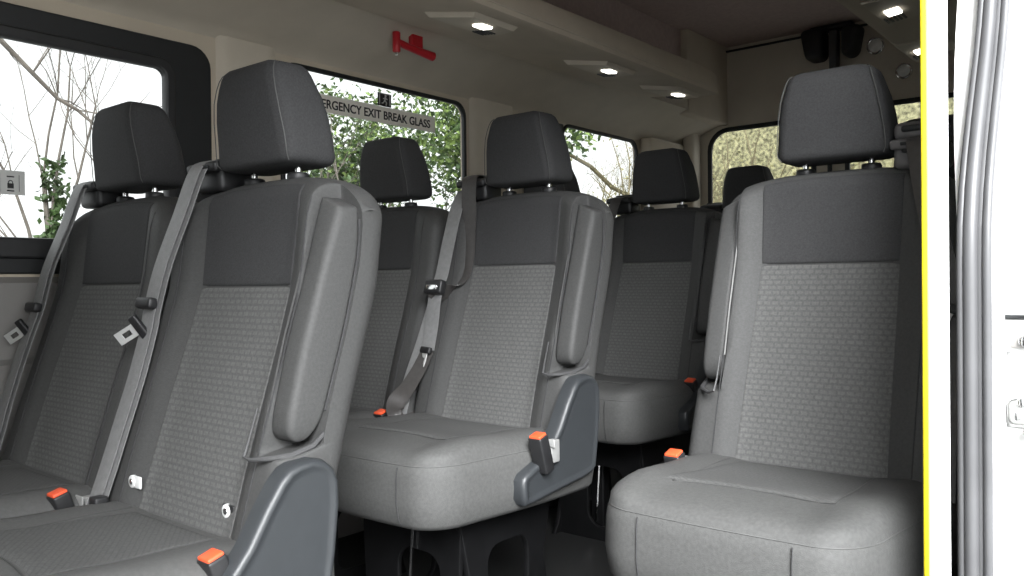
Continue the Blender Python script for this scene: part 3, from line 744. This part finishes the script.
# ------------------------------------------------------------------ outdoors
tag(MB().box((0, 4, -.62), (70, 70, .1)).build('ground', M['ground']), kind='structure')
def bank(name, pts, h):
    mb = MB(); rows = []
    for (x, y) in pts: pass
    return mb
def branchy(base, h, seed, lean=(0, 0), r=.05, depth=4, spread=.6, n=4):
    R = random.Random(seed); mb = MB(); tips = []
    def grow(p, d, L, rad, k):
        path = [p.copy()]; rr = [rad]; q = p.copy(); dd = d.copy()
        for i in range(5):
            dd = (dd+Vector((R.uniform(-1, 1), R.uniform(-1, 1), R.uniform(-.5, .8)))*.16).normalized(); q = q+dd*L/5; path.append(q.copy()); rr.append(rad*(1-.13*(i+1)))
        mb.tube(path, rr, 5 if k > 1 else 8); tips.append((path, k))
        if k < depth:
            for i in range(n):
                j = R.randint(2, 5); b = path[j]; ax = Vector((R.uniform(-1, 1), R.uniform(-1, 1), R.uniform(-.1, .9))).normalized()
                grow(b, (dd*(1-spread)+ax*spread).normalized(), L*R.uniform(.5, .78), rr[j]*.6, k+1)
    grow(Vector(base), Vector((lean[0], lean[1], 1)).normalized(), h, r, 0)
    return mb, tips
def leaves(pts, nper, size, sprd, seed):
    R = random.Random(seed); mb = MB()
    for p in pts:
        for _ in range(nper):
            c = Vector(p)+Vector((R.gauss(0, sprd), R.gauss(0, sprd), R.gauss(0, sprd))); s = size*R.uniform(.6, 1.3)
            a = Vector((R.uniform(-1, 1), R.uniform(-1, 1), R.uniform(-1, 1))).normalized(); b = a.orthogonal().normalized(); b = Matrix.Rotation(R.uniform(0, 6.28), 3, a) @ b; q = a.cross(b)
            mb.add([c-b*s, c+q*s*.55+a*s*.1, c+b*s, c-q*s*.55+a*s*.1], [(0, 1, 2, 3)])
    return mb
def tree(name, base, h, seed, lab, cat='tree', group=None, bark='bark', fol=None, **k):
    root = empty(name, base); mb, tips = branchy((0, 0, 0), h, seed, **k)
    mb.build('trunk_and_branches', M[bark], root)
    if fol:
        for (mn, lv, nper, size, sp, sd_) in fol:
            pts = [p for path, kk in tips if kk >= lv for p in path[1::2]]
            leaves(pts, nper, size, sp, sd_).build('foliage', M[mn], root, smooth=False)
    return tag(root, lab, cat, group)
TG = 'trees outside the windows'
# bare trees beyond the first window
t1 = tree('bare_tree', (-7, 2.83, -.57), 2.3, 11, 'thin bare tree with an ivy-wrapped trunk beyond the first window', group=TG, r=.05, depth=4, spread=.55, n=4)
iv = [(R_[0], R_[1], R_[2]) for R_ in [(rnd.gauss(0, .05), rnd.gauss(0, .05), .6+i*.012) for i in range(150)]]
leaves(iv, 6, .035, .03, 5).build('ivy', M['ivy'], t1, smooth=False)
tree('bare_tree', (-6.6, 3.05, -.57), 2.2, 23, 'slender bare sapling right of the ivy-wrapped trunk', group=TG, r=.03, depth=4, spread=.5, n=4)
tree('bare_tree', (-8.2, 2.6, -.57), 2.2, 31, 'thin bare sapling at the far left of the first window', group=TG, r=.028, depth=4, spread=.5, n=4)
ob = empty('bare_tree', (-5, 1.75, 2.0))
g = MB(); g.tube([(-.7, -1.9, -2.6), (-.65, -1.85, -1.2), (-.6, -1.7, 0), (-.5, -1.5, .5), (-.4, -1.2, .75)], [.09, .07, .05, .035, .022], 9)
pa = [(-.4, -1.2, .75), (0, -.2, .32), (0, .0, .17), (0, .16, .02), (0, .29, -.10), (0, .40, -.15), (0, .52, -.24), (0, .62, -.26), (0, .75, -.36)]
g.tube(pa, [.022, .018, .015, .013, .011, .010, .008, .006, .003], 7)
R5 = random.Random(3)
for i in range(2, 9):
    p = Vector(pa[i])
    for _ in range(2):
        d = Vector((R5.uniform(-.3, .3), R5.uniform(-.2, .5), R5.uniform(-.5, .5))); g.tube([p, p+d*.25+Vector((0, 0, R5.uniform(-.03, .03))), p+d*.5, p+d*.7+Vector((0, R5.uniform(-.05, .05), 0))], [.005, .004, .003, .0015], 5)
g.build('bough', M['bark'], ob); tag(ob, 'bare tree whose dark bough curves down across the first window', 'tree', TG)
# ivy clad tree and bush beyond the emergency window
tree('ivy_tree', (-7, 7.95, -.57), 2.4, 41, 'dense ivy-green tree at the right of the emergency exit window', group=TG, r=.09, depth=4, spread=.5, n=4, fol=[('ivy', 2, 7, .04, .11, 1), ('leaf', 2, 5, .04, .11, 2)])
tree('ivy_tree', (-9.4, 8.9, -.57), 2.7, 43, 'tall leafy tree hidden behind the ivy-green one', group=TG, r=.09, depth=4, spread=.5, n=4, fol=[('ivy', 2, 5, .05, .12, 3), ('leaf', 3, 2, .05, .12, 4)])
tree('ivy_tree', (-7, 6.3, -.57), 2.6, 47, 'slim ivy-covered trunk below the exit lettering', group=TG, r=.04, depth=1, spread=.25, n=3, fol=[('ivy', 0, 22, .035, .07, 3), ('leaf', 1, 12, .035, .10, 9)])
tree('leafy_bush', (-5.2, 4.05, -.57), .95, 53, 'pale green leafy bush low at the left of the emergency exit window', 'bush', r=.02, depth=4, spread=.5, n=4, fol=[('leaf', 3, 2, .026, .05, 6)])
tree('bare_tree', (-9.5, 7.3, -.57), 2.8, 59, 'bare branching tree against white sky behind the exit lettering', group=TG, r=.05, depth=4, spread=.6, n=4)
tw = tree('twiggy_tree', (-7, 11.0, -.57), 1.9, 61, 'twiggy leafless tree beyond the third side window', group=TG, bark='twig', r=.12, depth=5, spread=.6, n=5)
MB().tube([(0, -1.7, 3.45), (0, -1.2, 3.25), (0, -.6, 3.12), (0, 0, 2.85), (0, .8, 2.7)], [.025, .028, .032, .036, .03], 8).build('leaning_limb', M['twig'], tw)
tree('twiggy_tree', (-9.5, 14.2, -.57), 2.3, 67, 'second twiggy tree behind it, beyond the third side window', group=TG, bark='twig', r=.12, depth=5, spread=.6, n=4)
tree('twiggy_tree', (-5.2, 8.9, -.57), 1.8, 71, 'straw coloured twiggy tree at the third side window right edge', group=TG, bark='twig', r=.05, depth=5, spread=.6, n=4)
# hedge bank behind the rear doors
hb = empty('hedge', (-2.8, 9.4, -.57)); R6 = random.Random(9); g = MB(); lp = []
for i in range(520):
    p = Vector((R6.uniform(-2.9, 3.0), R6.uniform(-.3, .6), R6.uniform(0, 1.6))); d = Vector((R6.uniform(-.6, .6), R6.uniform(-.3, .2), R6.uniform(.4, 1.))).normalized(); L = R6.uniform(.8, 2.0)
    pth = [p+d*L*t+Vector((R6.uniform(-.05, .05), 0, R6.uniform(-.05, .05))) for t in (0, .25, .5, .75, 1)]; g.tube(pth, [.020, .016, .012, .009, .005], 5); lp += pth
g.build('stems', M['twig'], hb); leaves(lp, 9, .026, .14, 10).build('foliage', M['straw'], hb, smooth=False)
tag(hb, 'straw coloured overgrown hedge filling the rear door windows', 'hedge')
tag(prism_y([(-6.4, -.6), (3, -.6), (2.5, 2.6), (-3, 3.4), (-6.1, 3.2)], 10.3, 11.5).build('ground_bank', M['bank'], angle=30), kind='structure')

# ------------------------------------------------------------------ light
wd = bpy.data.worlds.new('world'); sc.world = wd; wd.use_nodes = True; nt = wd.node_tree
bg = nt.nodes['Background']; tc = nt.nodes.new('ShaderNodeTexCoord'); no = nt.nodes.new('ShaderNodeTexNoise'); no.inputs['Scale'].default_value = 1.6
rp = nt.nodes.new('ShaderNodeValToRGB'); rp.color_ramp.elements[0].color = (.93, .97, 1, 1); rp.color_ramp.elements[1].color = (.97, .99, 1, 1)
nt.links.new(tc.outputs['Generated'], no.inputs['Vector']); nt.links.new(no.outputs['Fac'], rp.inputs['Fac']); nt.links.new(rp.outputs['Color'], bg.inputs['Color'])
bg.inputs['Strength'].default_value = 4.0
sl_ = bpy.data.lights.new('sun', 'SUN'); sl_.energy = 13.5; sl_.angle = math.radians(34); sl_.color = (.97, .985, 1)
so = bpy.data.objects.new('sun', sl_); COL.objects.link(so); so.location = (3, -5, 4)
so.rotation_euler = Vector((.66, -.62, .62)).to_track_quat('Z', 'Y').to_euler()
sc.view_settings.view_transform = 'Standard'; sc.view_settings.look = 'None'; sc.view_settings.gamma = 1; sc.view_settings.exposure = 0
sc.view_settings.use_curve_mapping = False
